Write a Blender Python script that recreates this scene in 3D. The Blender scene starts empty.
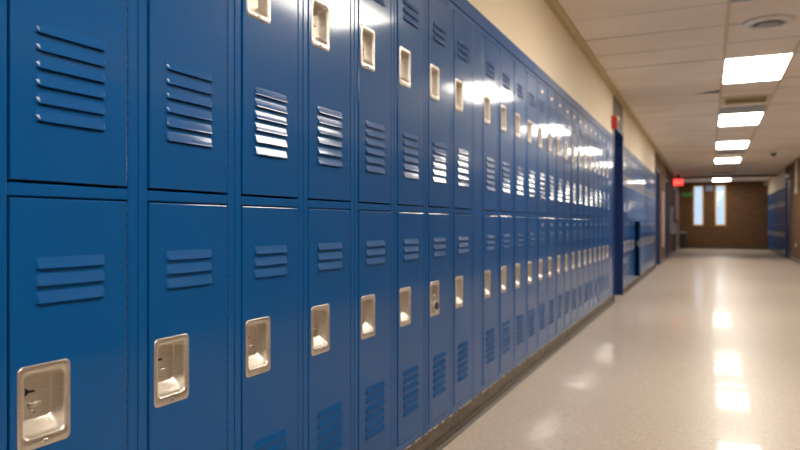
import bpy, bmesh, math, random
from mathutils import Vector, Matrix
random.seed(7)
PI = math.pi
sc = bpy.context.scene
C = sc.collection

# ------------------------------------------------------------------ camera, world, exposure
EYE = 0.9546
YAW = math.atan(308.5/675.0)
cam_d = bpy.data.cameras.new('camera'); cam = bpy.data.objects.new('camera', cam_d); C.objects.link(cam)
cam.location = (0, 0, EYE)
cam.rotation_euler = (PI/2, 0, YAW)
cam_d.sensor_width = 36; cam_d.lens = 675/800*36
cam_d.shift_y = -1/800
cam_d.clip_start = 0.05; cam_d.clip_end = 200
cam_d.dof.use_dof = True; cam_d.dof.focus_distance = 1.65; cam_d.dof.aperture_fstop = 3.5
sc.camera = cam
sc.view_settings.view_transform = 'Standard'; sc.view_settings.look = 'None'
sc.view_settings.gamma = 1; sc.view_settings.use_curve_mapping = False
sc.view_settings.exposure = 0.66
LAMP = 16.5            # radiance of the ceiling troffers
w = bpy.data.worlds.new('sky'); sc.world = w; w.use_nodes = True
bg = w.node_tree.nodes['Background']; bg.inputs[0].default_value = (0.60, 0.74, 1.0, 1); bg.inputs[1].default_value = 0.80

# ------------------------------------------------------------------ dimensions of the place
XL, XR = -1.047, 2.001         # faces of the left and right wall
T0, T1 = -6.0, 28.5            # near and far end of the corridor
HC = 2.555                     # ceiling
COLW = 0.3048
SEAM0 = 0.9927 - COLW + 0.0268 # where the first locker column starts
FILL = 0.131
ZB = 0.1005                    # locker bottom
ZT = 1.95                      # locker top
ZBAND = 2.02

# ------------------------------------------------------------------ materials
def new_mat(name):
    m = bpy.data.materials.new(name); m.use_nodes = True
    nt = m.node_tree; return m, nt, nt.nodes['Principled BSDF']
def N(nt, t, **k):
    n = nt.nodes.new(t)
    for a, b in k.items(): setattr(n, a, b)
    return n
def plain(name, col, rough=.5, metal=0, coat=0, noise=0.06, nscale=18, bump=0, bscale=200, spec=.5):
    m, nt, p = new_mat(name)
    p.inputs['Roughness'].default_value = rough; p.inputs['Metallic'].default_value = metal
    p.inputs['Specular IOR Level'].default_value = spec
    if coat:
        p.inputs['Coat Weight'].default_value = coat; p.inputs['Coat Roughness'].default_value = .10
    tc = N(nt, 'ShaderNodeTexCoord'); no = N(nt, 'ShaderNodeTexNoise'); no.inputs['Scale'].default_value = nscale
    no.inputs['Detail'].default_value = 4
    cr = N(nt, 'ShaderNodeValToRGB')
    cr.color_ramp.elements[0].position = .3; cr.color_ramp.elements[1].position = .7
    cr.color_ramp.elements[0].color = tuple(c*(1-noise) for c in col)+(1,)
    cr.color_ramp.elements[1].color = tuple(min(1, c*(1+noise)) for c in col)+(1,)
    nt.links.new(tc.outputs['Object'], no.inputs['Vector']); nt.links.new(no.outputs['Fac'], cr.inputs[0])
    nt.links.new(cr.outputs[0], p.inputs['Base Color'])
    if bump:
        n2 = N(nt, 'ShaderNodeTexNoise'); n2.inputs['Scale'].default_value = bscale
        b = N(nt, 'ShaderNodeBump'); b.inputs['Strength'].default_value = bump; b.inputs['Distance'].default_value = .002
        nt.links.new(tc.outputs['Object'], n2.inputs['Vector']); nt.links.new(n2.outputs['Fac'], b.inputs['Height'])
        nt.links.new(b.outputs[0], p.inputs['Normal'])
    return m
def emit(name, col, s):
    m, nt, p = new_mat(name); p.inputs['Base Color'].default_value = (.8, .8, .8, 1)
    p.inputs['Emission Color'].default_value = tuple(col)+(1,); p.inputs['Emission Strength'].default_value = s
    return m

M = {}
M['blue'] = plain('locker_blue_paint', (.0001, .083, .295), rough=.36, noise=.03, nscale=3, bump=.04, bscale=30, coat=.55, spec=.08)
M['navy'] = plain('door_navy_paint', (.004, .026, .135), rough=.35, noise=.05)
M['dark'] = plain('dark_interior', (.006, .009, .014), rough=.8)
M['cream'] = plain('cream_wall_paint', (.77, .655, .485), rough=.55, noise=.02, nscale=2, bump=.15, bscale=60)
M['strip'] = plain('cream_ceiling_trim_paint', (.60, .50, .30), rough=.5, noise=.08)
M['runner'] = plain('cream_runner_paint', (.66, .56, .40), rough=.5, noise=.04)
M['white'] = plain('white_enamel', (.72, .70, .66), rough=.4)
M['grey'] = plain('grey_enamel', (.24, .25, .28), rough=.4)
M['bluegrey'] = plain('bluish_grey_panel', (.33, .36, .42), rough=.45)
M['red'] = plain('red_plastic', (.55, .02, .015), rough=.35)
M['black'] = plain('black_plastic', (.012, .012, .014), rough=.4)
M['yellow'] = plain('yellow_frame_paint', (.62, .38, .05), rough=.45)
M['green'] = plain('green_sign', (.06, .22, .07), rough=.5)
M['lilac'] = plain('blue_grey_notice', (.22, .24, .38), rough=.5)
M['beige'] = plain('beige_board', (.58, .47, .34), rough=.6)
M['brownpanel'] = None
M['lamp'] = emit('lit_diffuser', (1.0, .92, .80), LAMP)
M['exit'] = emit('red_exit_glow', (1.0, .010, .008), .95)
M['exitletter'] = emit('exit_letters', (1.0, .10, .08), 1.5)
M['strobe'] = plain('strobe_lens', (.8, .8, .78), rough=.15)
M['shelfdark'] = plain('dark_plenum', (.035, .028, .022), rough=.9)

def steel_mat():
    m, nt, p = new_mat('stainless_steel')
    p.inputs['Metallic'].default_value = 1; p.inputs['Roughness'].default_value = .33
    tc = N(nt, 'ShaderNodeTexCoord'); mp = N(nt, 'ShaderNodeMapping'); mp.inputs['Scale'].default_value = (60, 60, 400)
    no = N(nt, 'ShaderNodeTexNoise'); no.inputs['Scale'].default_value = 1; no.inputs['Detail'].default_value = 3
    cr = N(nt, 'ShaderNodeValToRGB'); cr.color_ramp.elements[0].color = (.56, .525, .48, 1); cr.color_ramp.elements[1].color = (.86, .82, .765, 1)
    n2 = N(nt, 'ShaderNodeTexNoise'); n2.inputs['Scale'].default_value = 45
    mr = N(nt, 'ShaderNodeMapRange'); mr.inputs[3].default_value = .24; mr.inputs[4].default_value = .46
    b = N(nt, 'ShaderNodeBump'); b.inputs['Strength'].default_value = .25; b.inputs['Distance'].default_value = .0015
    L = nt.links.new
    L(tc.outputs['Object'], mp.inputs[0]); L(mp.outputs[0], no.inputs['Vector']); L(no.outputs['Fac'], cr.inputs[0]); L(cr.outputs[0], p.inputs['Base Color'])
    L(tc.outputs['Object'], n2.inputs['Vector']); L(n2.outputs['Fac'], mr.inputs[0]); L(mr.outputs[0], p.inputs['Roughness'])
    L(n2.outputs['Fac'], b.inputs['Height']); L(b.outputs[0], p.inputs['Normal'])
    return m
M['steel'] = steel_mat()

def floor_mat():
    m, nt, p = new_mat('polished_terrazzo')
    L = nt.links.new
    tc = N(nt, 'ShaderNodeTexCoord')
    vo = N(nt, 'ShaderNodeTexVoronoi'); vo.inputs['Scale'].default_value = 130
    cr = N(nt, 'ShaderNodeValToRGB'); e = cr.color_ramp.elements
    e[0].position = 0; e[0].color = (0.568, 0.477, 0.385, 1); e[1].position = 1; e[1].color = (0.484, 0.401, 0.317, 1)
    for q, c in ((.10, (0.368, 0.293, 0.226)), (.17, (0.568, 0.484, 0.401)), (.5, (0.535, 0.451, 0.368)), (.72, (0.636, 0.560, 0.477)), (.85, (0.552, 0.468, 0.385))):
        k = e.new(q); k.color = c+(1,)
    big = N(nt, 'ShaderNodeTexNoise'); big.inputs['Scale'].default_value = .9; big.inputs['Detail'].default_value = 5
    mix = N(nt, 'ShaderNodeMixRGB', blend_type='MULTIPLY'); mix.inputs[0].default_value = .22
    cr2 = N(nt, 'ShaderNodeValToRGB'); cr2.color_ramp.elements[0].position = .3; cr2.color_ramp.elements[1].position = .7
    cr2.color_ramp.elements[0].color = (.82, .79, .75, 1)
    L(tc.outputs['Object'], vo.inputs['Vector']); L(vo.outputs['Color'], cr.inputs[0])
    L(tc.outputs['Object'], big.inputs['Vector']); L(big.outputs['Fac'], cr2.inputs[0])
    L(cr.outputs[0], mix.inputs[1]); L(cr2.outputs[0], mix.inputs[2]); L(mix.outputs[0], p.inputs['Base Color'])
    p.inputs['Roughness'].default_value = .36; p.inputs['Specular IOR Level'].default_value = .28
    p.inputs['Coat Weight'].default_value = .25; p.inputs['Coat Roughness'].default_value = .06
    n2 = N(nt, 'ShaderNodeTexNoise'); n2.inputs['Scale'].default_value = 2.2; n2.inputs['Detail'].default_value = 2
    mp = N(nt, 'ShaderNodeMapping'); mp.inputs['Scale'].default_value = (.5, 1.5, 1)
    b = N(nt, 'ShaderNodeBump'); b.inputs['Strength'].default_value = .24; b.inputs['Distance'].default_value = .01
    L(tc.outputs['Object'], mp.inputs[0]); L(mp.outputs[0], n2.inputs['Vector']); L(n2.outputs['Fac'], b.inputs['Height'])
    L(b.outputs[0], p.inputs['Normal']); L(b.outputs[0], p.inputs['Coat Normal'])
    return m
M['floor'] = floor_mat()

def brick_mat(name, axis, c1, c2, mortar):
    m, nt, p = new_mat(name); L = nt.links.new
    tc = N(nt, 'ShaderNodeTexCoord'); sx = N(nt, 'ShaderNodeSeparateXYZ'); cb = N(nt, 'ShaderNodeCombineXYZ')
    L(tc.outputs['Object'], sx.inputs[0]); L(sx.outputs[axis], cb.inputs[0]); L(sx.outputs[2], cb.inputs[1])
    br = N(nt, 'ShaderNodeTexBrick'); br.inputs['Scale'].default_value = 1
    br.inputs['Brick Width'].default_value = .20; br.inputs['Row Height'].default_value = .0667
    br.inputs['Mortar Size'].default_value = .005; br.inputs['Color1'].default_value = c1+(1,); br.inputs['Color2'].default_value = c2+(1,)
    br.inputs['Mortar'].default_value = mortar+(1,)
    L(cb.outputs[0], br.inputs['Vector']); L(br.outputs['Color'], p.inputs['Base Color'])
    b = N(nt, 'ShaderNodeBump'); b.inputs['Strength'].default_value = .5; b.inputs['Distance'].default_value = .004; b.invert = True
    L(br.outputs['Fac'], b.inputs['Height']); L(b.outputs[0], p.inputs['Normal'])
    p.inputs['Roughness'].default_value = .75; p.inputs['Specular IOR Level'].default_value = .25
    return m
M['brick_y'] = brick_mat('brown_brick_side', 1, (.130, .066, .033), (.175, .092, .048), (.11, .07, .042))
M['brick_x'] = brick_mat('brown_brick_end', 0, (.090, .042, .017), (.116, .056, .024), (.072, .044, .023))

def tile_mat():
    m, nt, p = new_mat('fissured_ceiling_tile'); L = nt.links.new
    tc = N(nt, 'ShaderNodeTexCoord')
    no = N(nt, 'ShaderNodeTexNoise'); no.inputs['Scale'].default_value = 70; no.inputs['Detail'].default_value = 6
    cr = N(nt, 'ShaderNodeValToRGB'); e = cr.color_ramp.elements
    e[0].position = .30; e[0].color = (.70, .61, .54, 1); e[1].position = .44; e[1].color = (.96, .880, .805, 1)
    big = N(nt, 'ShaderNodeTexNoise'); big.inputs['Scale'].default_value = 1.3
    cr2 = N(nt, 'ShaderNodeValToRGB'); cr2.color_ramp.elements[0].position = .3; cr2.color_ramp.elements[1].position = .65; cr2.color_ramp.elements[0].color = (.90, .87, .84, 1)
    mix = N(nt, 'ShaderNodeMixRGB', blend_type='MULTIPLY'); mix.inputs[0].default_value = .8
    L(tc.outputs['Object'], no.inputs['Vector']); L(no.outputs['Fac'], cr.inputs[0]); L(tc.outputs['Object'], big.inputs['Vector']); L(big.outputs['Fac'], cr2.inputs[0])
    L(cr.outputs[0], mix.inputs[1]); L(cr2.outputs[0], mix.inputs[2]); L(mix.outputs[0], p.inputs['Base Color'])
    b = N(nt, 'ShaderNodeBump'); b.inputs['Strength'].default_value = .4; b.inputs['Distance'].default_value = .003
    L(no.outputs['Fac'], b.inputs['Height']); L(b.outputs[0], p.inputs['Normal']); p.inputs['Roughness'].default_value = .8
    return m
M['tile'] = tile_mat()

def panel_mat():
    m, nt, p = new_mat('brown_grooved_wood_panel'); L = nt.links.new
    tc = N(nt, 'ShaderNodeTexCoord'); mp = N(nt, 'ShaderNodeMapping'); mp.inputs['Scale'].default_value = (1, 14, .6)
    no = N(nt, 'ShaderNodeTexNoise'); no.inputs['Scale'].default_value = 3
    cr = N(nt, 'ShaderNodeValToRGB'); cr.color_ramp.elements[0].position = .3; cr.color_ramp.elements[1].position = .7
    cr.color_ramp.elements[0].color = (.10, .065, .04, 1); cr.color_ramp.elements[1].color = (.20, .14, .09, 1)
    L(tc.outputs['Object'], mp.inputs[0]); L(mp.outputs[0], no.inputs['Vector']); L(no.outputs['Fac'], cr.inputs[0]); L(cr.outputs[0], p.inputs['Base Color'])
    p.inputs['Roughness'].default_value = .5
    return m
M['brownpanel'] = panel_mat()

def plinth_mat():
    m, nt, p = new_mat('worn_grey_brown_base'); L = nt.links.new
    tc = N(nt, 'ShaderNodeTexCoord'); mp = N(nt, 'ShaderNodeMapping'); mp.inputs['Scale'].default_value = (1, 6, 30)
    no = N(nt, 'ShaderNodeTexNoise'); no.inputs['Scale'].default_value = 2.5; no.inputs['Detail'].default_value = 8
    cr = N(nt, 'ShaderNodeValToRGB'); e = cr.color_ramp.elements
    e[0].position = .3; e[0].color = (.03, .023, .017, 1); e[1].position = .72; e[1].color = (.15, .12, .088, 1)
    L(tc.outputs['Object'], mp.inputs[0]); L(mp.outputs[0], no.inputs['Vector']); L(no.outputs['Fac'], cr.inputs[0])
    # chipped pale paint along the top edge
    sx = N(nt, 'ShaderNodeSeparateXYZ'); L(tc.outputs['Object'], sx.inputs[0])
    n2 = N(nt, 'ShaderNodeTexNoise'); n2.inputs['Scale'].default_value = 22; n2.inputs['Detail'].default_value = 5; L(tc.outputs['Object'], n2.inputs['Vector'])
    mr = N(nt, 'ShaderNodeMapRange'); mr.inputs[1].default_value = .078; mr.inputs[2].default_value = .100; mr.inputs[3].default_value = -.22; mr.inputs[4].default_value = .07
    L(sx.outputs[2], mr.inputs[0])
    ad = N(nt, 'ShaderNodeMath', operation='ADD'); L(n2.outputs['Fac'], ad.inputs[0]); L(mr.outputs[0], ad.inputs[1])
    gt = N(nt, 'ShaderNodeMath', operation='GREATER_THAN'); gt.inputs[1].default_value = .56; L(ad.outputs[0], gt.inputs[0])
    mix = N(nt, 'ShaderNodeMixRGB'); mix.inputs[2].default_value = (.46, .40, .31, 1)
    L(gt.outputs[0], mix.inputs[0]); L(cr.outputs[0], mix.inputs[1]); L(mix.outputs[0], p.inputs['Base Color'])
    p.inputs['Roughness'].default_value = .45
    return m
M['plinth'] = plinth_mat()
M['cove'] = plain('dark_brown_vinyl_cove', (.045, .034, .026), rough=.3, noise=.3, nscale=9)

def glass_mat():
    m = bpy.data.materials.new('window_glass'); m.use_nodes = True; nt = m.node_tree; nt.nodes.clear()
    o = N(nt, 'ShaderNodeOutputMaterial'); t = N(nt, 'ShaderNodeBsdfTransparent'); g = N(nt, 'ShaderNodeBsdfGlossy'); g.inputs['Roughness'].default_value = .03
    x = N(nt, 'ShaderNodeMixShader'); f = N(nt, 'ShaderNodeFresnel'); f.inputs[0].default_value = 1.45
    t.inputs[0].default_value = (.93, .95, .97, 1)
    nt.links.new(f.outputs[0], x.inputs[0]); nt.links.new(t.outputs[0], x.inputs[1]); nt.links.new(g.outputs[0], x.inputs[2]); nt.links.new(x.outputs[0], o.inputs[0])
    return m
M['glass'] = glass_mat()

# ------------------------------------------------------------------ helpers
class MB:
    def __init__(s): s.bm = bmesh.new(); s.mats = []
    def mi(s, m):
        if m not in s.mats: s.mats.append(m)
        return s.mats.index(m)
    def box(s, x0, x1, y0, y1, z0, z1, m, bev=0, seg=1):
        k = s.mi(m); vs = [s.bm.verts.new((x, y, z)) for x in (x0, x1) for y in (y0, y1) for z in (z0, z1)]
        fs = []
        for q in ((0, 1, 3, 2), (4, 6, 7, 5), (0, 4, 5, 1), (2, 3, 7, 6), (0, 2, 6, 4), (1, 5, 7, 3)):
            f = s.bm.faces.new([vs[i] for i in q]); f.material_index = k; fs.append(f)
        if bev:
            es = list({e for f in fs for e in f.edges})
            r = bmesh.ops.bevel(s.bm, geom=es, offset=bev, segments=seg, affect='EDGES', profile=.5)
            for f in r['faces']: f.material_index = k
        return s
    def face(s, pts, m, smooth=False):
        f = s.bm.faces.new([s.bm.verts.new(p) for p in pts]); f.material_index = s.mi(m); f.smooth = smooth; return f
    def loops(s, rings, m, cap0=False, cap1=True, closed=True, smooth=True):
        k = s.mi(m); R = [[s.bm.verts.new(p) for p in r] for r in rings]; n = len(R[0])
        for a, b in zip(R, R[1:]):
            for i in range(n if closed else n-1):
                j = (i+1) % n
                f = s.bm.faces.new((a[i], a[j], b[j], b[i])); f.material_index = k; f.smooth = smooth
        if cap0: f = s.bm.faces.new(R[0][::-1]); f.material_index = k
        if cap1: f = s.bm.faces.new(R[-1]); f.material_index = k
    def tube(s, pts, r, m, n=10, cap=True):
        rings = []
        P = [Vector(p) for p in pts]
        up = None
        for i, p in enumerate(P):
            d = (P[min(i+1, len(P)-1)]-P[max(i-1, 0)]).normalized()
            if up is None: up = Vector((0, 0, 1)) if abs(d.z) < .9 else Vector((1, 0, 0))
            u = d.cross(up).normalized(); v = d.cross(u).normalized(); up = u.cross(d)*1.0 if False else up
            rings.append([tuple(p+u*r*math.cos(2*PI*a/n)+v*r*math.sin(2*PI*a/n)) for a in range(n)])
        s.loops(rings, m, cap, cap)
    def lathe(s, prof, m, c=(0, 0, 0), axis='z', n=32, smooth=True):
        rings = []
        for r, h in prof:
            ring = []
            for a in range(n):
                q = 2*PI*a/n; u, v = r*math.cos(q), r*math.sin(q)
                ring.append({'z': (c[0]+u, c[1]+v, c[2]+h), 'y': (c[0]+u, c[1]+h, c[2]+v), 'x': (c[0]+h, c[1]+u, c[2]+v)}[axis])
            rings.append(ring)
        s.loops(rings, m, True, True, smooth=smooth)
    def mesh(s, name):
        bmesh.ops.recalc_face_normals(s.bm, faces=s.bm.faces[:])
        me = bpy.data.meshes.new(name); s.bm.to_mesh(me); s.bm.free()
        for m in s.mats: me.materials.append(m)
        return me
    def build(s, name, parent=None, loc=(0, 0, 0)):
        return obj(name, s.mesh(name), parent, loc)
def obj(name, me, parent=None, loc=(0, 0, 0)):
    o = bpy.data.objects.new(name, me); C.objects.link(o); o.location = loc
    if parent: o.parent = parent
    return o
def empty(name, loc, rz=0):
    o = bpy.data.objects.new(name, None); C.objects.link(o); o.location = loc; o.rotation_euler = (0, 0, rz); o.empty_display_size = .1
    return o
def tag(o, label=None, cat=None, group=None, kind=None):
    for k, v in (('label', label), ('category', cat), ('group', group), ('kind', kind)):
        if v: o[k] = v
    return o
def rrect(cx, cz, w, h, r, y, n=6):
    pts = []
    for (sx, sz, a0) in ((1, 1, 0), (-1, 1, 90), (-1, -1, 180), (1, -1, 270)):
        for i in range(n+1):
            a = math.radians(a0+90*i/n)
            pts.append((cx+sx*(w/2-r)+r*math.cos(a), y, cz+sz*(h/2-r)+r*math.sin(a)))
    return pts

# ------------------------------------------------------------------ floor and ceiling
DO0, DO1 = 8.50, 9.48        # first door opening on the left
b = MB(); b.box(XL-.45, XR+.3, T0-.1, T1+.1, -.1, 0, M['floor']); tag(b.build('floor'), kind='structure')

XA, XB = XL+1.184, XL+1.775   # the two ceiling runners
GRID0 = 7.26
rows = []
t = GRID0
while t > T0: t -= .6096
while t < T1: rows.append((max(t, T0), min(t+.6096, T1))); t += .6096
lights_t = [7.87+3.6576*k for k in range(-3, 4)] + [27.0]
panels_t = [5.126, 10.61, 16.71, 23.40]
def in_light(y): return any(abs(y-c) < .61 for c in lights_t)
b = MB()
rnd = random.Random(3)
for (y0, y1) in rows:
    ym = (y0+y1)/2
    for ci, (x0, x1) in enumerate(((XL, XA), (XA, XB), (XB, XR))):
        if ci == 1 and in_light(ym) and ym < 22: continue
        g = .0042
        dz = [rnd.uniform(0, .004) for _ in range(4)]
        if ci == 0 and abs(y1-9.09) < .02:      # a tile lifted at one corner
            b.face([(x1-.30, y0+g, HC+dz[0]), (x1-g, y0+g, HC+dz[1]), (x1-g, y1-g, HC+.030), (x1-.30, y1-g, HC+dz[3])], M['tile'])
            x1 = x1-.30+g
        b.face([(x0+g, y0+g, HC+dz[0]), (x1-g, y0+g, HC+dz[1]), (x1-g, y1-g, HC+dz[2]), (x0+g, y1-g, HC+dz[3])], M['tile'])
b.box(XL-.5, XR+.3, T0-.1, T1+.2, HC+.14, HC+.2, M['shelfdark'])
tag(b.build('ceiling'), kind='structure')
b = MB()
for x in (XA, XB):
    b.box(x-.014, x+.014, T0, T1, HC-.005, HC-.0005, M['runner'], .0015)
tag(b.build('trim_1'), kind='structure')
b = MB(); b.box(XL, XL+.066, T0, T1, HC-.012, HC-.001, M['strip'], .003); b.box(XL, XL+.012, T0, T1, HC-.035, HC-.012, M['strip'], .003)
tag(b.build('trim_2'), kind='structure')
b = MB(); b.box(XR-.05, XR, T0, T1, HC-.012, HC-.001, M['strip'], .003); tag(b.build('trim_3'), kind='structure')
b = MB(); b.box(XL, XR, 24.55, 24.75, HC-.07, HC-.013, M['brownpanel'], .004); tag(b.build('trim_4'), kind='structure')

# ------------------------------------------------------------------ walls
def seamcol(i): return SEAM0+COLW*i+(FILL if i >= 8 else 0)
L1_0, L1_1 = SEAM0, seamcol(24)        # near locker bank
L2_0, L2_1 = 9.60, 9.60+19*COLW        # second bank
D2_0, D2_1 = 15.62, 16.95              # second doorway
WD = .42
b = MB()
def wallbox(t0, t1, z0, z1, m, x1=XL, x0=XL-WD): b.box(x0, x1, t0, t1, z0, z1, m)
wallbox(T0, L1_0, 0, HC+.1, M['cream'])
wallbox(L1_0, 8.46, ZBAND, HC+.1, M['cream'])
wallbox(9.51, L2_1+.02, ZBAND, HC+.1, M['cream'])
wallbox(L1_0, 8.46, 0, ZBAND, M['cream'], x1=XL-WD+.03)
wallbox(9.51, L2_1+.02, 0, ZBAND, M['cream'], x1=XL-WD+.03)
wallbox(L2_1+.02, D2_0, 0, HC+.1, M['brick_y'])
wallbox(D2_0, D2_1, 2.16, HC+.1, M['brick_y'])
wallbox(D2_1, 19.45, 0, HC+.1, M['brick_y'])
wallbox(19.45, 20.5, 2.16, HC+.1, M['brick_y'])
wallbox(20.5, 23.9, 0, HC+.1, M['brick_y'])
wallbox(23.9, 25.0, 2.16, HC+.1, M['brick_y'])
wallbox(25.0, T1, 0, HC+.1, M['brick_y'])
tag(b.build('wall_left'), kind='structure')
# grooved brown panel above the first doorway
b = MB()
n = 7
for i in range(n):
    a = 8.46+(9.51-8.46)*i/n; c = 8.46+(9.51-8.46)*(i+1)/n
    b.box(XL-.05, XL, a+.004, c-.004, 2.17, HC-.0, M['brownpanel'], .003)
b.box(XL-.2, XL-.012, 8.46, 9.51, 2.17, HC+.1, M['shelfdark'])
tag(b.build('trim_5'), kind='structure')
R1_1 = 22.28                               # right lockers from here to the end wall
b = MB()
b.box(XR, XR+.12, 15.0, 20.9, 0, HC+.1, M['brick_y'])
b.box(XR, XR+.12, T0, 15.0, 0, ZBAND, M['brick_y']); b.box(XR, XR+.12, T0, 15.0, ZBAND, HC+.1, M['cream'])
b.box(XR, XR+.12, 20.9, 22.02, 2.16, HC+.1, M['brick_y'])
b.box(XR, XR+.12, 22.02, 22.2, 0, HC+.1, M['brick_y'])
b.box(XR, XR+.5, 22.2, T1, ZBAND, HC+.1, M['cream'])
b.box(XR+.42, XR+.5, 22.2, T1, 0, ZBAND, M['cream'])
b.box(XR, XR+.45, R1_1+20*COLW, T1, 0, ZBAND, M['navy'])
tag(b.build('wall_right'), kind='structure')
b = MB(); b.box(XL-.5, XR+.5, T0-.1, T0, 0, HC+.1, M['brick_x']); tag(b.build('wall_near'), kind='structure')

# end wall with two slit windows
def end_r(px):      # across-position on the end wall seen at that bearing
    k = (px-400)/675; c, s_ = math.cos(YAW), math.sin(YAW)
    return (k*T1*c-T1*s_)/(c+k*s_)
W = [(-.54, -.18), (.235, .595)]
WZ0, WZ1 = .90, 2.44
b = MB()
xs = [XL-.5, W[0][0], W[0][1], W[1][0], W[1][1], XR+.5]
for i in range(5):
    if i in (1, 3):
        b.box(xs[i], xs[i+1], T1, T1+.2, 0, WZ0, M['brick_x']); b.box(xs[i], xs[i+1], T1, T1+.2, WZ1, HC+.1, M['brick_x'])
    else: b.box(xs[i], xs[i+1], T1, T1+.2, 0, HC+.1, M['brick_x'])
tag(b.build('wall_far'), kind='structure')
for i, (a, c) in enumerate(W):
    b = MB(); f = .045
    b.box(a-.01, a+f, T1-.015, T1+.10, WZ0-.01, WZ1+.01, M['yellow'], .004); b.box(c-f, c+.01, T1-.015, T1+.10, WZ0-.01, WZ1+.01, M['yellow'], .004)
    b.box(a+f, c-f, T1-.015, T1+.10, WZ0-.01, WZ0+f, M['yellow'], .004); b.box(a+f, c-f, T1-.015, T1+.10, WZ1-f, WZ1+.01, M['yellow'], .004)
    fr = tag(b.build('window_%d' % (i+1)), kind='structure')
    g = MB(); g.box(a+f-.005, c-f+.005, T1+.05, T1+.058, WZ0+f-.005, WZ1-f+.005, M['glass']); g.build('window_pane', fr)

# far floor strip and baseboards
b = MB(); b.box(XL, XR, T1-.02, T1, 0, .09, M['cove'], .003); tag(b.build('baseboard_far'), kind='structure')
b = MB()
for (a, c) in ((T0, 20.9), (22.02, 22.2)): b.box(XR-.012, XR, a, c, 0, .10, M['cove'], .003)
b.box(XR+.004, XR+.41, 22.2, T1, 0, ZB-.001, M['plinth'])
tag(b.build('baseboard_right'), kind='structure')
b = MB()
def cove(t0, t1):
    prof = [(XL+.0, .036), (XL+.005, .036), (XL+.006, .022), (XL+.009, .010), (XL+.016, .003), (XL+.022, 0), (XL, 0)]
    b.loops([[(x, t0, z) for x, z in prof], [(x, t1, z) for x, z in prof]], M['cove'], True, True, smooth=False)
for (t0, t1) in ((L1_0, 2.95), (2.953, 5.6), (5.606, 8.46), (9.51, 12.4), (12.404, L2_1+.02)):
    b.box(XL-.36, XL-.001, t0, t1, 0, ZB-.001, M['plinth'], .002); cove(t0, t1)
for (t0, t1) in ((T0, L1_0), (D2_1+.05, 19.40), (20.55, 23.85), (25.05, T1)): b.box(XL, XL+.012, t0, t1, 0, .10, M['cove'], .003)
tag(b.build('baseboard_left'), kind='structure')
# navy trim band along the locker tops
def band(t0, t1, x, sgn, name):
    b = MB(); a = t0
    while a < t1-.01:
        c = min(a+1.8288, t1)
        b.box(min(x-sgn*.30, x+sgn*.004), max(x-sgn*.30, x+sgn*.004), a+.001, c-.001, ZT+.001, ZBAND, M['blue'], .002)
        a = c
    tag(b.build(name), kind='structure')
band(L1_0, 8.46, XL, 1, 'trim_6'); band(9.51, L2_1+.02, XL, 1, 'trim_7'); band(22.2, T1, XR, -1, 'trim_8')

# ------------------------------------------------------------------ lockers
DX0, DX1 = .0291, .2753            # door edges in a column
DZ = {'low': (ZB-ZB+.0305, .9990-ZB), 'up': (1.029-ZB, 1.9205-ZB)}
def frame_mesh():
    b = MB(); m = M['blue']; H = ZT-ZB; w = COLW-.0006; bv = .003
    b.box(.0006, .0258, 0, .03, 0, H, m, bv, 2); b.box(.2792, w, 0, .03, 0, H, m, bv, 2)
    b.box(.0258, .2792, .001, .03, 0, .0275, m, .0015)
    b.box(.0258, .2792, .001, .03, .9015, .9235, m, .0015)
    b.box(.0258, .2792, .001, .03, H-.0265, H, m, .0015)
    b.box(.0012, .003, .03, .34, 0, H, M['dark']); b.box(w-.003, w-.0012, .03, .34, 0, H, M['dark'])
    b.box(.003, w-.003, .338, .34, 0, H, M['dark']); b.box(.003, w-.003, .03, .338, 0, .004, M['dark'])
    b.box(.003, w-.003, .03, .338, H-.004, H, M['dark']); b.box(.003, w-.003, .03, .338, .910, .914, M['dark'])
    return b.mesh('frame')
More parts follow.
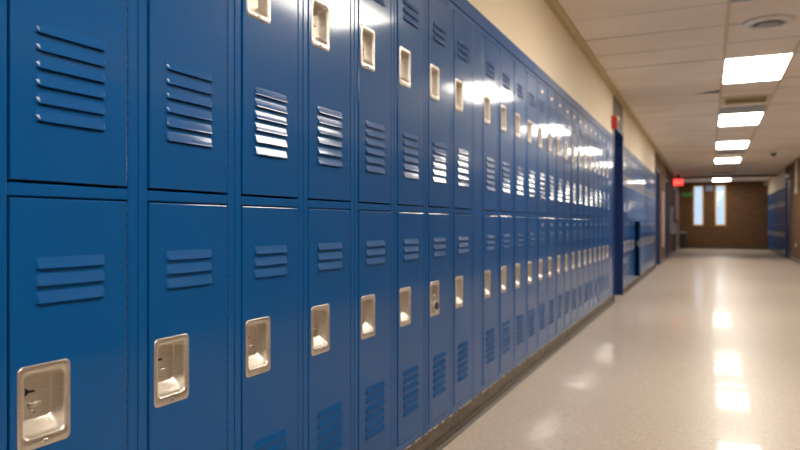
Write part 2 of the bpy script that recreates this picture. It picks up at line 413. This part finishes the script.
# door meshes have their origin on the hinge side at the door's bottom; x runs to the left as negative
def vents(Hd, up):
    top = [.134, .164, .194] if up else [.121, .151, .181]
    bot = [.637+.0303*i for i in range(6)] if up else [.617+.0303*i for i in range(6)]
    return [Hd-z for z in top+bot]
HW, HH = .102, .144
def door_mesh(up):
    z0, z1 = DZ['up' if up else 'low']; Hd = z1-z0; Wd = DX1-DX0
    b = MB(); m = M['blue']; k = b.mi(m); bm = b.bm
    vx0, vx1 = -.2005, -.0545; hcx, hcz = -Wd+.0125+HW/2, Hd-(.3735 if up else .3565)
    hole = (hcx-.0430, hcx+.0435, hcz-.0550, hcz+.0600)
    c = .0025
    lips = vents(Hd, up)
    xs = sorted({-Wd+c, -c, vx0+.004, vx1-.004, hole[0], hole[1]})
    zs = sorted({c, Hd-c, hole[2], hole[3]} | {z-.0028 for z in lips} | {z+.011 for z in lips})
    cache = {}
    def V(x, y, z):
        key = (round(x, 6), round(y, 6), round(z, 6))
        if key not in cache: cache[key] = bm.verts.new((x, y, z))
        return cache[key]
    YF = -.0015
    for i in range(len(xs)-1):
        for j in range(len(zs)-1):
            xa, xb, za, zb = xs[i], xs[i+1], zs[j], zs[j+1]; xm, zm = (xa+xb)/2, (za+zb)/2
            inhole = hole[0] < xm < hole[1] and hole[2] < zm < hole[3]
            inv = vx0+.004 < xm < vx1-.004 and any(z-.0028 < zm < z+.011 for z in lips)
            if not inhole and not inv: bm.faces.new((V(xa, YF, za), V(xb, YF, za), V(xb, YF, zb), V(xa, YF, zb))).material_index = k
            if not inhole: bm.faces.new((V(xa, .016, za), V(xb, .016, za), V(xb, .016, zb), V(xa, .016, zb))).material_index = k
    # rounded rim and door edges
    rings = []
    for (o, y) in ((c, YF), (.0007, YF+.0007), (0, YF+.0025), (0, .014), (c, .016)):
        rings.append([(-Wd+o, y, o), (-o, y, o), (-o, y, Hd-o), (-Wd+o, y, Hd-o)])
    b.loops(rings, m, False, False, smooth=False)
    # pressed louvre hoods, open along their lower lip
    for z in lips:
        h = .0195; d = .0057
        prof = [(z+h, 0), (z+h*.90, .0005), (z+h*.5, .0027), (z+h*.12, .0051), (z, d)]
        e = .005
        X = [(vx0, 0), (vx0+e, 1), (vx1-e, 1), (vx1, 0)]
        R = [[(x, YF-.0001-pd*s_, pz) for (pz, pd) in prof] for (x, s_) in X]
        b.loops(R, m, False, False, closed=False, smooth=False)
        # thin turned-in lip
        b.box(vx0+e, vx1-e, YF-d, YF-d+.001, z-.0008, z+.0006, m)
    return b.mesh('door'), Hd, (hcx, hcz)
def handle_mesh(worn=0):
    b = MB(); m = M['steel']; oz = .0015
    R = [rrect(0, 0, HW, HH, .011, -.0014), rrect(0, 0, HW-.001, HH-.001, .0108, -.0032), rrect(0, 0, HW-.004, HH-.004, .010, -.0040),
         rrect(.0005, oz+.001, .086, .114, .011, -.0036), rrect(.0005, oz+.001, .082, .110, .011, -.0022), rrect(.0005, oz+.001, .079, .107, .012, .001),
         rrect(.0005, oz+.0018, .0775, .1040, .011, .006), rrect(.0005, oz+.0028, .0770, .1010, .010, .0085), rrect(.0005, oz+.0088, .0740, .0840, .009, .0265),
         rrect(.0005, oz+.0094, .0720, .0805, .008, .0288), rrect(.0005, oz+.0097, .069, .0775, .007, .0298), rrect(.0005, oz+.0097, .066, .0745, .006, .030)]
    b.loops(R, m, False, True)
    return b.mesh('recessed_handle')
def latch_mesh(hole_big):
    b = MB(); m = M['steel']; dk = M['black']
    # dark triangular slot, staple for a lock and a small rivet on the recess floor
    s_ = 1.4 if hole_big else 1.0
    b.loops([[(-.014, y, .020+.0075*s_), (-.014, y, .020-.0075*s_), (-.014+.010*s_, y, .020)] for y in (.0299, .0290)], dk, True, True, smooth=False)
    b.box(-.006, .004, .0285, .0299, .0175, .0215, dk, .0004)
    b.tube([(-.008, .030, -.001), (-.008, .022, -.001), (-.005, .018, .001), (.007, .018, .001), (.010, .022, -.001), (.010, .030, -.001)], .0022, m, 8)
    b.box(-.009, .011, .0262, .0298, -.010, -.004, m, .0014)
    b.box(-.008, .010, .0285, .0297, -.0035, .0005, dk)
    b.lathe([(.0042, .0299), (.0042, .028), (.0026, .0265)], m, (0, 0, -.0165), 'y', 14)
    b.lathe([(.0018, .0268), (.0018, .0262)], dk, (0, 0, -.0165), 'y', 10)
    if hole_big:
        b.lathe([(.008, .0299), (.008, .0280)], dk, (-.012, 0, -.006), 'y', 16)
    return b.mesh('latch')
def screw_mesh():
    b = MB(); b.lathe([(.0048, -.0038), (.0046, -.0052), (.003, -.0062), (.0012, -.0064)], M['steel'], (0, 0, -.0625), 'y', 8, smooth=False)
    b.box(-.003, .003, -.0067, -.0060, -.0630, -.0620, M['black'])
    return b.mesh('screw')
def hinge_mesh(Hd):
    b = MB(); z = .006; P = .0205
    while z < Hd-.012:
        b.lathe([(.0012, z), (.0016, z+.0006), (.0016, z+P*.52), (.0012, z+P*.57)], M['blue'], (.0017, .0002, 0), 'z', 8)
        z += P
    b.lathe([(.0010, .004), (.0010, Hd-.004)], M['dark'], (.0013, .0004, 0), 'z', 6)
    return b.mesh('hinge')
def plate_mesh():
    b = MB(); b.loops([rrect(0, 0, .044, .020, .006, -.0016), rrect(0, 0, .043, .019, .006, -.0030)], M['steel'], False, True, smooth=False)
    for s_ in (-1, 1): b.lathe([(.002, -.003), (.0012, -.0042)], M['steel'], (s_*.017, 0, 0), 'y', 8)
    return b.mesh('number_plate')
FRAME = frame_mesh(); DUP = door_mesh(True); DLO = door_mesh(False)
HANDLE = handle_mesh(); LATCH = latch_mesh(False); LATCHB = latch_mesh(True); SCREW = screw_mesh()
HINGE = {True: hinge_mesh(DUP[1]), False: hinge_mesh(DLO[1])}; PLATE = plate_mesh()

def make_column(detail, plates, big=(False, False)):
    t = empty('locker', (0, 0, 0)); obj('frame', FRAME, t)
    for up in (True, False):
        me, Hd, (hx, hz) = DUP if up else DLO
        d = obj('door', me, t, (DX1, 0, DZ['up' if up else 'low'][0]))
        obj('recessed_handle', HANDLE, d, (hx, 0, hz))
        if detail:
            obj('latch', LATCHB if big[0 if up else 1] else LATCH, d, (hx, 0, hz))
            obj('screw', SCREW, d, (hx, 0, hz))
            obj('hinge', HINGE[up], d)
        if plates: obj('number_plate', PLATE, d, (-(DX1-DX0)/2, 0, Hd-.05))
    return t
def copy_tree(o, parent=None):
    c = o.copy(); C.objects.link(c)
    if parent: c.parent = parent
    for ch in list(o.children): copy_tree(ch, c)
    return c
ORD = ['first', 'second', 'third', 'fourth', 'fifth', 'sixth', 'seventh', 'eighth', 'ninth', 'tenth', 'eleventh', 'twelfth', 'thirteenth', 'fourteenth',
       'fifteenth', 'sixteenth', 'seventeenth', 'eighteenth', 'nineteenth', 'twentieth', 'twenty-first', 'twenty-second', 'twenty-third', 'twenty-fourth']
protoA = make_column(True, False); protoAB = make_column(True, False, (True, False)); protoB = make_column(True, True); protoC = make_column(False, True)
used = set()
G2_ = 'two-tier lockers of the second bank on the left wall'
def place(proto, loc, rz, label, group, amp=1.0):
    c = proto if proto.name not in used else copy_tree(proto)
    used.add(c.name); used.add(proto.name)
    c.location = loc; c.rotation_euler = (0, 0, rz)
    lo_, hi_ = (-.013, .014) if group == G2_ else (-.004*amp, .010*amp)
    tag(c, label, 'locker', group)
    for d in c.children:
        if d.name.startswith('door'):
            d.rotation_euler = (rnd.uniform(-.0022, .0022)*amp, 0, rnd.uniform(lo_, hi_))
    return c
G1 = 'two-tier lockers of the near bank on the left wall'
special = {0: 'wide blue two-tier locker at the left edge of the photo, first of the near bank',
           5: 'sixth blue two-tier locker from the left edge, black latch hole in its upper handle',
           6: 'seventh blue two-tier locker from the left edge, combination padlock in its lower handle',
           7: 'blue two-tier locker just left of the plain blue filler strip, eighth from the left',
           8: 'blue two-tier locker just right of the plain blue filler strip, ninth from the left',
           23: 'last blue two-tier locker of the near bank, beside the first doorway'}
cols = []
for i in range(24):
    lab = special.get(i, '%s blue two-tier locker from the left edge, in the near bank' % ORD[i])
    p = protoB if i >= 12 else (protoAB if i in (5, 8, 10) else protoA)
    cols.append(place(p, (XL, seamcol(i), ZB), PI/2, lab, G1, .55 if i < 8 else .8))
b = MB(); b.box(0, FILL-.001, 0, .03, 0, ZT-ZB, M['blue'], .003, 2)
fp = b.build('filler_strip', loc=(XL, seamcol(7)+COLW+.0005, ZB)); fp.rotation_euler = (0, 0, PI/2)
tag(fp, 'plain blue upright filler strip between the eighth and ninth lockers', 'panel')
b = MB(); b.box(0, 8.458-L1_1, 0, .03, 0, ZT-ZB, M['blue'], .003, 2)
fp = b.build('filler_strip', loc=(XL, L1_1+.0005, ZB)); fp.rotation_euler = (0, 0, PI/2)
tag(fp, 'plain blue upright strip closing the near locker bank beside the first doorway', 'panel')
G2 = 'two-tier lockers of the second bank on the left wall'
for i in range(19):
    lab = '%s blue two-tier locker past the first doorway on the left wall' % ORD[i]
    if i == 5: lab += ', lower door ajar'
    c = place(protoC, (XL, L2_0+COLW*i, ZB), PI/2, lab, G2, 1.6)
    if i == 5:
        [d for d in c.children if d.name.startswith('door')][1].rotation_euler = (0, 0, .30)
b = MB(); b.box(0, L2_0-9.512, 0, .03, 0, ZT-ZB, M['blue'], .003, 2)
fp = b.build('filler_strip', loc=(XL, 9.511, ZB)); fp.rotation_euler = (0, 0, PI/2)
tag(fp, 'plain blue upright strip between the first doorway and the second locker bank', 'panel')
G3 = 'two-tier lockers at the far end of the right wall'
for i in range(20):
    place(protoC, (XR, R1_1+COLW*(i+1), ZB), -PI/2, '%s dark blue two-tier locker past the door on the right wall' % ORD[i], G3, .8)
b = MB(); b.box(0, R1_1-22.2-.001, 0, .03, 0, ZT-ZB, M['blue'], .003, 2)
fp = b.build('filler_strip', loc=(XR, R1_1-.0005, ZB)); fp.rotation_euler = (0, 0, -PI/2)
tag(fp, 'plain blue upright strip beside the door on the right wall', 'panel')

# combination padlock in the lower handle of the seventh locker
pl = empty('padlock', (XL+.004, seamcol(6)+DX0+.0125+HW/2-.006, DZ['low'][1]+ZB-.3565-.030), PI/2)
tag(pl, 'small silver combination padlock with dark dial hanging in a lower locker handle', 'padlock')
b = MB(); b.lathe([(.021, 0), (.024, -.002), (.024, -.014), (.022, -.016), (.017, -.0165)], M['steel'], (0, .008, 0), 'y', 28); b.build('lock_body', pl)
b = MB(); b.lathe([(.0165, -.0165), (.0165, -.021), (.013, -.024), (.008, -.025)], M['black'], (0, .008, 0), 'y', 24)
for k in range(12):
    a = 2*PI*k/12; b.box(.0145*math.cos(a)-.0006, .0145*math.cos(a)+.0006, -.0150, -.0125, .0145*math.sin(a)-.0012, .0145*math.sin(a)+.0012, M['white'])
b.build('dial', pl)
b = MB(); b.tube([(-.013, 0, .012), (-.013, .002, .030)]+[(-.013*math.cos(PI*k/8), .003, .034+.013*math.sin(PI*k/8)) for k in range(9)]+[(.013, .002, .030), (.013, 0, .012)], .0032, M['steel'], 10); b.build('shackle', pl)

# ------------------------------------------------------------------ doors
def doorway(name, t0, t1, x, sgn, depth, htop=2.13, handle_near=True):
    # sgn: +1 the corridor lies on the +x side of the wall
    X = lambda a, c: (min(x+sgn*a, x+sgn*c), max(x+sgn*a, x+sgn*c))
    b = MB(); m = M['navy']; e = .05
    lo, hi = X(-depth-.08, .008)
    b.box(lo, hi, t0-e*.7, t0+.02, 0, htop, m, .003); b.box(lo, hi, t1-.02, t1+e*.7, 0, htop, m, .003)
    b.box(lo, hi, t0-e*.7, t1+e*.7, htop, htop+.045, m, .003)
    fr = tag(b.build(name), kind='structure')
    lo, hi = X(-depth-.045, -depth)
    b = MB(); b.box(lo, hi, t0+.022, t1-.022, .006, htop-.003, m, .002); leaf = b.build('door_leaf', fr)
    ty = t0+.09 if handle_near else t1-.09
    b = MB(); q = x+sgn*(-depth)
    b.box(min(q, q+sgn*.006), max(q, q+sgn*.006), ty-.03, ty+.03, .93, 1.13, M['steel'], .001)
    b.tube([(q, ty, 1.03), (q+sgn*.05, ty, 1.03), (q+sgn*.055, ty+.02, 1.03), (q+sgn*.055, ty+.11, 1.03)], .009, M['steel'], 10)
    b.build('door_handle', leaf)
    return fr
doorway('door_1', DO0, DO1, XL, 1, .30)
doorway('door_2', D2_0+.03, D2_1-.03, XL, 1, .05)
doorway('door_3', 19.49, 20.46, XL, 1, .06)
doorway('door_4', 23.94, 24.96, XL, 1, .06)
doorway('door_5', 20.95, 21.97, XR, -1, .03)
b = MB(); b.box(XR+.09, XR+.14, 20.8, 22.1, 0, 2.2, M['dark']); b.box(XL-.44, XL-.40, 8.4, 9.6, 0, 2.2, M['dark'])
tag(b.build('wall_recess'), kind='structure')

# ------------------------------------------------------------------ ceiling fixtures
where = ['behind the camera, third', 'behind the camera', 'above the nearest lockers', 'largest and nearest lit in the photo', 'second nearest in the photo, past the square air vent',
         'third nearest in the photo', 'fourth nearest in the photo']
LL = {3: 'largest lit white ceiling light panel, beyond the round diffuser', 4: 'second lit ceiling light panel, just past the ceiling air vent',
      5: 'third lit ceiling light panel counted from the camera', 6: 'fourth lit ceiling light panel, smaller, before the brown ceiling beam',
      7: 'small far lit ceiling light panel right before the brick end wall', 0: 'lit ceiling light panel farthest behind the camera', 1: 'lit ceiling light panel just behind the camera', 2: 'lit ceiling light panel overhead, above the top edge of the photo'}
def light_meshes():
    a = MB(); w_, l_ = .588, 1.2192; f = .016
    a.box(-w_/2, -w_/2+f, -l_/2, l_/2, -.006, .03, M['white'], .002); a.box(w_/2-f, w_/2, -l_/2, l_/2, -.006, .03, M['white'], .002)
    a.box(-w_/2+f, w_/2-f, -l_/2, -l_/2+f, -.006, .03, M['white'], .002); a.box(-w_/2+f, w_/2-f, l_/2-f, l_/2, -.006, .03, M['white'], .002)
    a.box(-w_/2+f, w_/2-f, -l_/2+f, l_/2-f, .06, .07, M['white'])
    d = MB(); d.box(-w_/2+f, w_/2-f, -l_/2+f, l_/2-f, -.011, .004, M['lamp'], .004)
    return a.mesh('light_frame'), d.mesh('diffuser')
LF, LD = light_meshes()
XC = (XA+XB)/2
for i, ty in enumerate(lights_t):
    t = empty('ceiling_light', (XC, ty, HC-.001)); tag(t, LL[i], 'ceiling light', 'troffer lights along the ceiling')
    obj('light_frame', LF, t); obj('diffuser', LD, t)
PN = ['bluish grey ceiling panel at the very top edge of the photo', 'bluish grey ceiling panel between the air vent and second light', 'bluish grey ceiling panel between the third and fourth lights', 'small bluish grey ceiling panel past the fourth light']
for i, ty in enumerate(panels_t):
    b = MB(); b.box(-.285, .285, -.285, .285, -.010, -.001, M['bluegrey'], .004)
    for k in range(1, 5):
        q = .285-.05*k; b.loops([rrect2 for rrect2 in ([(x*q, y*q, -.010) for x, y in ((-1, -1), (1, -1), (1, 1), (-1, 1))], [(x*(q-.01), y*(q-.01), -.014) for x, y in ((-1, -1), (1, -1), (1, 1), (-1, 1))])], M['bluegrey'], False, False, smooth=False)
    tag(b.build('ceiling_panel', loc=(XC, ty, HC)), PN[i], 'ceiling panel', 'bluish grey ceiling panels')
# round diffuser
t = empty('round_ceiling_diffuser', (.43, 6.06, HC)); tag(t, 'round grey ceiling diffuser on the tiles before the largest light', 'air diffuser')
b = MB(); b.lathe([(.188, -.001), (.190, -.006), (.180, -.012), (.150, -.020), (.120, -.024), (.118, -.012), (.10, -.006)], M['white'], n=40); b.build('rim', t)
b = MB(); b.lathe([(.02, -.008), (.105, -.018), (.108, -.024), (.085, -.034), (.04, -.040), (.01, -.041)], M['grey'], n=36); b.build('cone', t)
# square vent
t = empty('ceiling_vent', (XC, 9.74, HC)); tag(t, 'cream ceiling air vent with dark slots between first and second lights', 'air vent')
b = MB(); h, q = .30, .215
for (a, c, d, e) in ((-h, -q-.02, -h, h), (q+.02, h, -h, h), (-q-.02, q+.02, -h, -q), (-q-.02, q+.02, q, h)): b.box(a, c, d, e, -.012, -.001, M['runner'], .003)
b.build('vent_frame', t)
b = MB(); b.box(-.236, .236, -.216, .216, -.003, -.001, M['strip']); b.build('backing', t)
b = MB()
for k in range(8):
    y = -.19+.054*k; b.loops([[(q_, y, -.013), (q_, y+.012, -.0045), (q_, y+.014, -.005), (q_, y+.002, -.0135)] for q_ in (-.234, .234)], M['strip'], True, True, smooth=False)
b.build('louvre', t)
# dome camera
t = empty('dome_camera', (1.30, 16.9, HC)); tag(t, 'small dark dome camera on the ceiling right of the lights', 'camera')
b = MB(); b.lathe([(.075, -.001), (.075, -.03), (.068, -.045)], M['white'], n=24); b.build('mount', t)
b = MB(); b.lathe([(.066, -.045)]+[(.066*math.cos(a*PI/16), -.045-.066*math.sin(a*PI/16)) for a in range(1, 8)], M['black'], n=24); b.build('dome', t)
# sprinkler / detector
t = empty('smoke_detector', (.70, 20.3, HC)); tag(t, 'small white detector hanging under the ceiling past the fourth light', 'detector')
b = MB(); b.lathe([(.07, -.001), (.07, -.02), (.05, -.04)], M['white'], n=20); b.build('base', t)
b = MB(); b.lathe([(.03, -.04), (.03, -.13), (.055, -.15), (.04, -.18)], M['bluegrey'], n=16); b.build('head', t)

# ------------------------------------------------------------------ things on the walls
# fire alarm beside the first doorway
t = empty('fire_alarm', (XL, 8.39, 2.165)); tag(t, 'red fire alarm box with white strobe above the first doorway corner', 'fire alarm')
b = MB(); b.box(0, .058, -.055, .055, -.075, .075, M['red'], .006, 2)
for k in range(4): b.box(.058, .060, -.035, .035, -.055+.014*k, -.049+.014*k, M['black'])
b.build('housing', t)
b = MB(); b.box(.056, .085, -.045, .045, .018, .062, M['strobe'], .01, 2); b.build('strobe_light', t)
# exit sign
t = empty('exit_sign', (-.89, 23.7, 2.31)); tag(t, 'red glowing exit sign at the far left below the ceiling', 'exit sign')
b = MB(); b.box(-.150, .150, -.03, .03, -.11, .11, M['exit'], .008); b.build('housing', t)
b = MB(); b.box(-.05, .05, -.04, .04, .11, .255-.012, M['black'], .004); b.build('bracket', t)
b = MB()
def strokes(segs, y, wd=.018):
    for (x0, z0, x1, z1) in segs:
        d = Vector((x1-x0, 0, z1-z0)); n_ = Vector((-d.z, 0, d.x)).normalized()*wd/2
        q = [Vector((x0, y, z0))+n_, Vector((x1, y, z1))+n_, Vector((x1, y, z1))-n_, Vector((x0, y, z0))-n_]
        b.loops([[tuple(v) for v in q], [tuple(v+Vector((0, -.004, 0))) for v in q]], M['exitletter'], True, True, smooth=False)
H_ = .065
def lt(x, segs): return [(x+a, c*H_, x+d, e*H_) for a, c, d, e in segs]
strokes(lt(-.125, [(0, -1, 0, 1), (0, .87, .05, .87), (0, 0, .04, 0), (0, -.87, .05, -.87)])+lt(-.055, [(0, -1, .05, 1), (0, 1, .05, -1)])+lt(.03, [(0, -1, 0, 1)])+lt(.065, [(0, .87, .06, .87), (.03, -1, .03, .9)]), -.030)
b.build('exit_letters', t)
# green and blue-grey notices on the end wall
def er(px): return end_r(px)
b = MB(); b.box(-.205, .205, -.02, 0, -.075, .075, M['green'], .003); b.box(-.17, .17, -.0215, -.02, -.05, .05, M['green'])
tag(b.build('wall_sign', loc=(-.83+.07, T1, 2.10)), 'small green sign on the brick end wall left of the windows', 'sign')
b = MB(); b.box(-.13, .13, -.02, 0, -.11, .11, M['lilac'], .003)
tag(b.build('wall_notice', loc=(.03, T1, 2.33)), 'blue-grey notice between the tops of the two end windows', 'notice')
# bin at the end wall
t = empty('trash_bin', (-.90, T1-.30, 0)); tag(t, 'dark bin standing at the left foot of the end wall', 'bin')
b = MB(); b.loops([rr for rr in [[(x*a, y*a, z) for x, y in ((-1, -1), (1, -1), (1, 1), (-1, 1))] for a, z in ((.10, 0), (.12, .60))]], M['black'], True, True, smooth=False); b.build('body', t)
b = MB(); b.box(-.125, .125, -.125, .125, .60, .66, M['grey'], .012, 2); b.build('lid', t)
b = MB(); b.box(-.05, .05, -.06, 0, -.05, .06, M['white'], .01, 2); b.box(-.02, .02, -.10, -.06, -.03, .01, M['beige'], .005)
tag(b.build('wall_camera', loc=(1.93, T1, 2.44)), 'small pale camera box in the top right corner of the end wall', 'camera')
# pale board, fountain, pull box on the far left wall
b = MB(); b.box(0, .022, -.22, .22, .38, 1.76, M['beige'], .004)
tag(b.build('narrow_board', loc=(XL+.002, 18.1, 0)), 'tall narrow cream board on the brown wall past the second doorway', 'board')
t = empty('drinking_fountain', (XL, 21.7, 0)); tag(t, 'grey wall-mounted drinking fountain on the far left wall', 'drinking fountain')
b = MB(); b.box(0, .08, -.20, .20, .95, 1.48, M['grey'], .01, 2); b.build('back_panel', t)
b = MB(); b.box(0, .17, -.22, .22, .66, .95, M['grey'], .02, 2); b.build('basin', t)
b = MB(); b.box(.08, .088, -.12, .12, 1.28, 1.44, M['white'], .002); b.tube([(.12, .1, .95), (.12, .1, 1.0), (.15, .1, 1.02)], .01, M['steel'], 8); b.build('spout', t)
t = empty('pull_station', (XL, 26.0, 1.05)); tag(t, 'tiny dark red pull box near the far left corner', 'fire alarm')
b = MB(); b.box(0, .06, -.05, .05, -.06, .06, M['red'], .005); b.build('housing', t)
b = MB(); b.box(.06, .075, -.035, .035, -.02, .0, M['white'], .003); b.build('pull_bar', t)
b = MB(); b.box(0, .03, -.04, .04, 0, 2.13, M['grey'], .005); tag(b.build('corner_post', loc=(XL, T1-.9, 0)), 'light grey upright post at the far left corner', 'post')
# right wall: conduit with box, outlet, white box above the door
t = empty('conduit_switch', (XR, 19.35, 1.77)); tag(t, 'pale vertical conduit with a switch box on the right brick wall', 'conduit')
b = MB(); b.box(-.045, 0, -.045, .045, -.07, .07, M['white'], .005); b.box(-.05, -.045, -.01, .01, -.02, .02, M['white']); b.build('switch_box', t)
b = MB(); b.box(-.03, -.002, -.022, .022, .07, HC-1.77-.013, M['white'], .004); b.build('conduit', t)
b = MB(); b.box(-.012, 0, -.04, .04, -.06, .06, M['white'], .003)
for z in (-.025, .025): b.box(-.014, -.012, -.015, .015, z-.012, z+.012, M['beige'])
tag(b.build('wall_outlet', loc=(XR, 19.6, .42)), 'small white outlet low on the right brick wall', 'outlet')
b = MB(); b.box(-.09, 0, -.12, .12, -.05, .05, M['white'], .008, 2); b.box(-.10, -.09, -.09, .09, -.03, .03, M['strobe'], .004)
tag(b.build('door_lamp', loc=(XR, 21.2, 2.27)), 'small white lamp box above the door on the right wall', 'lamp')
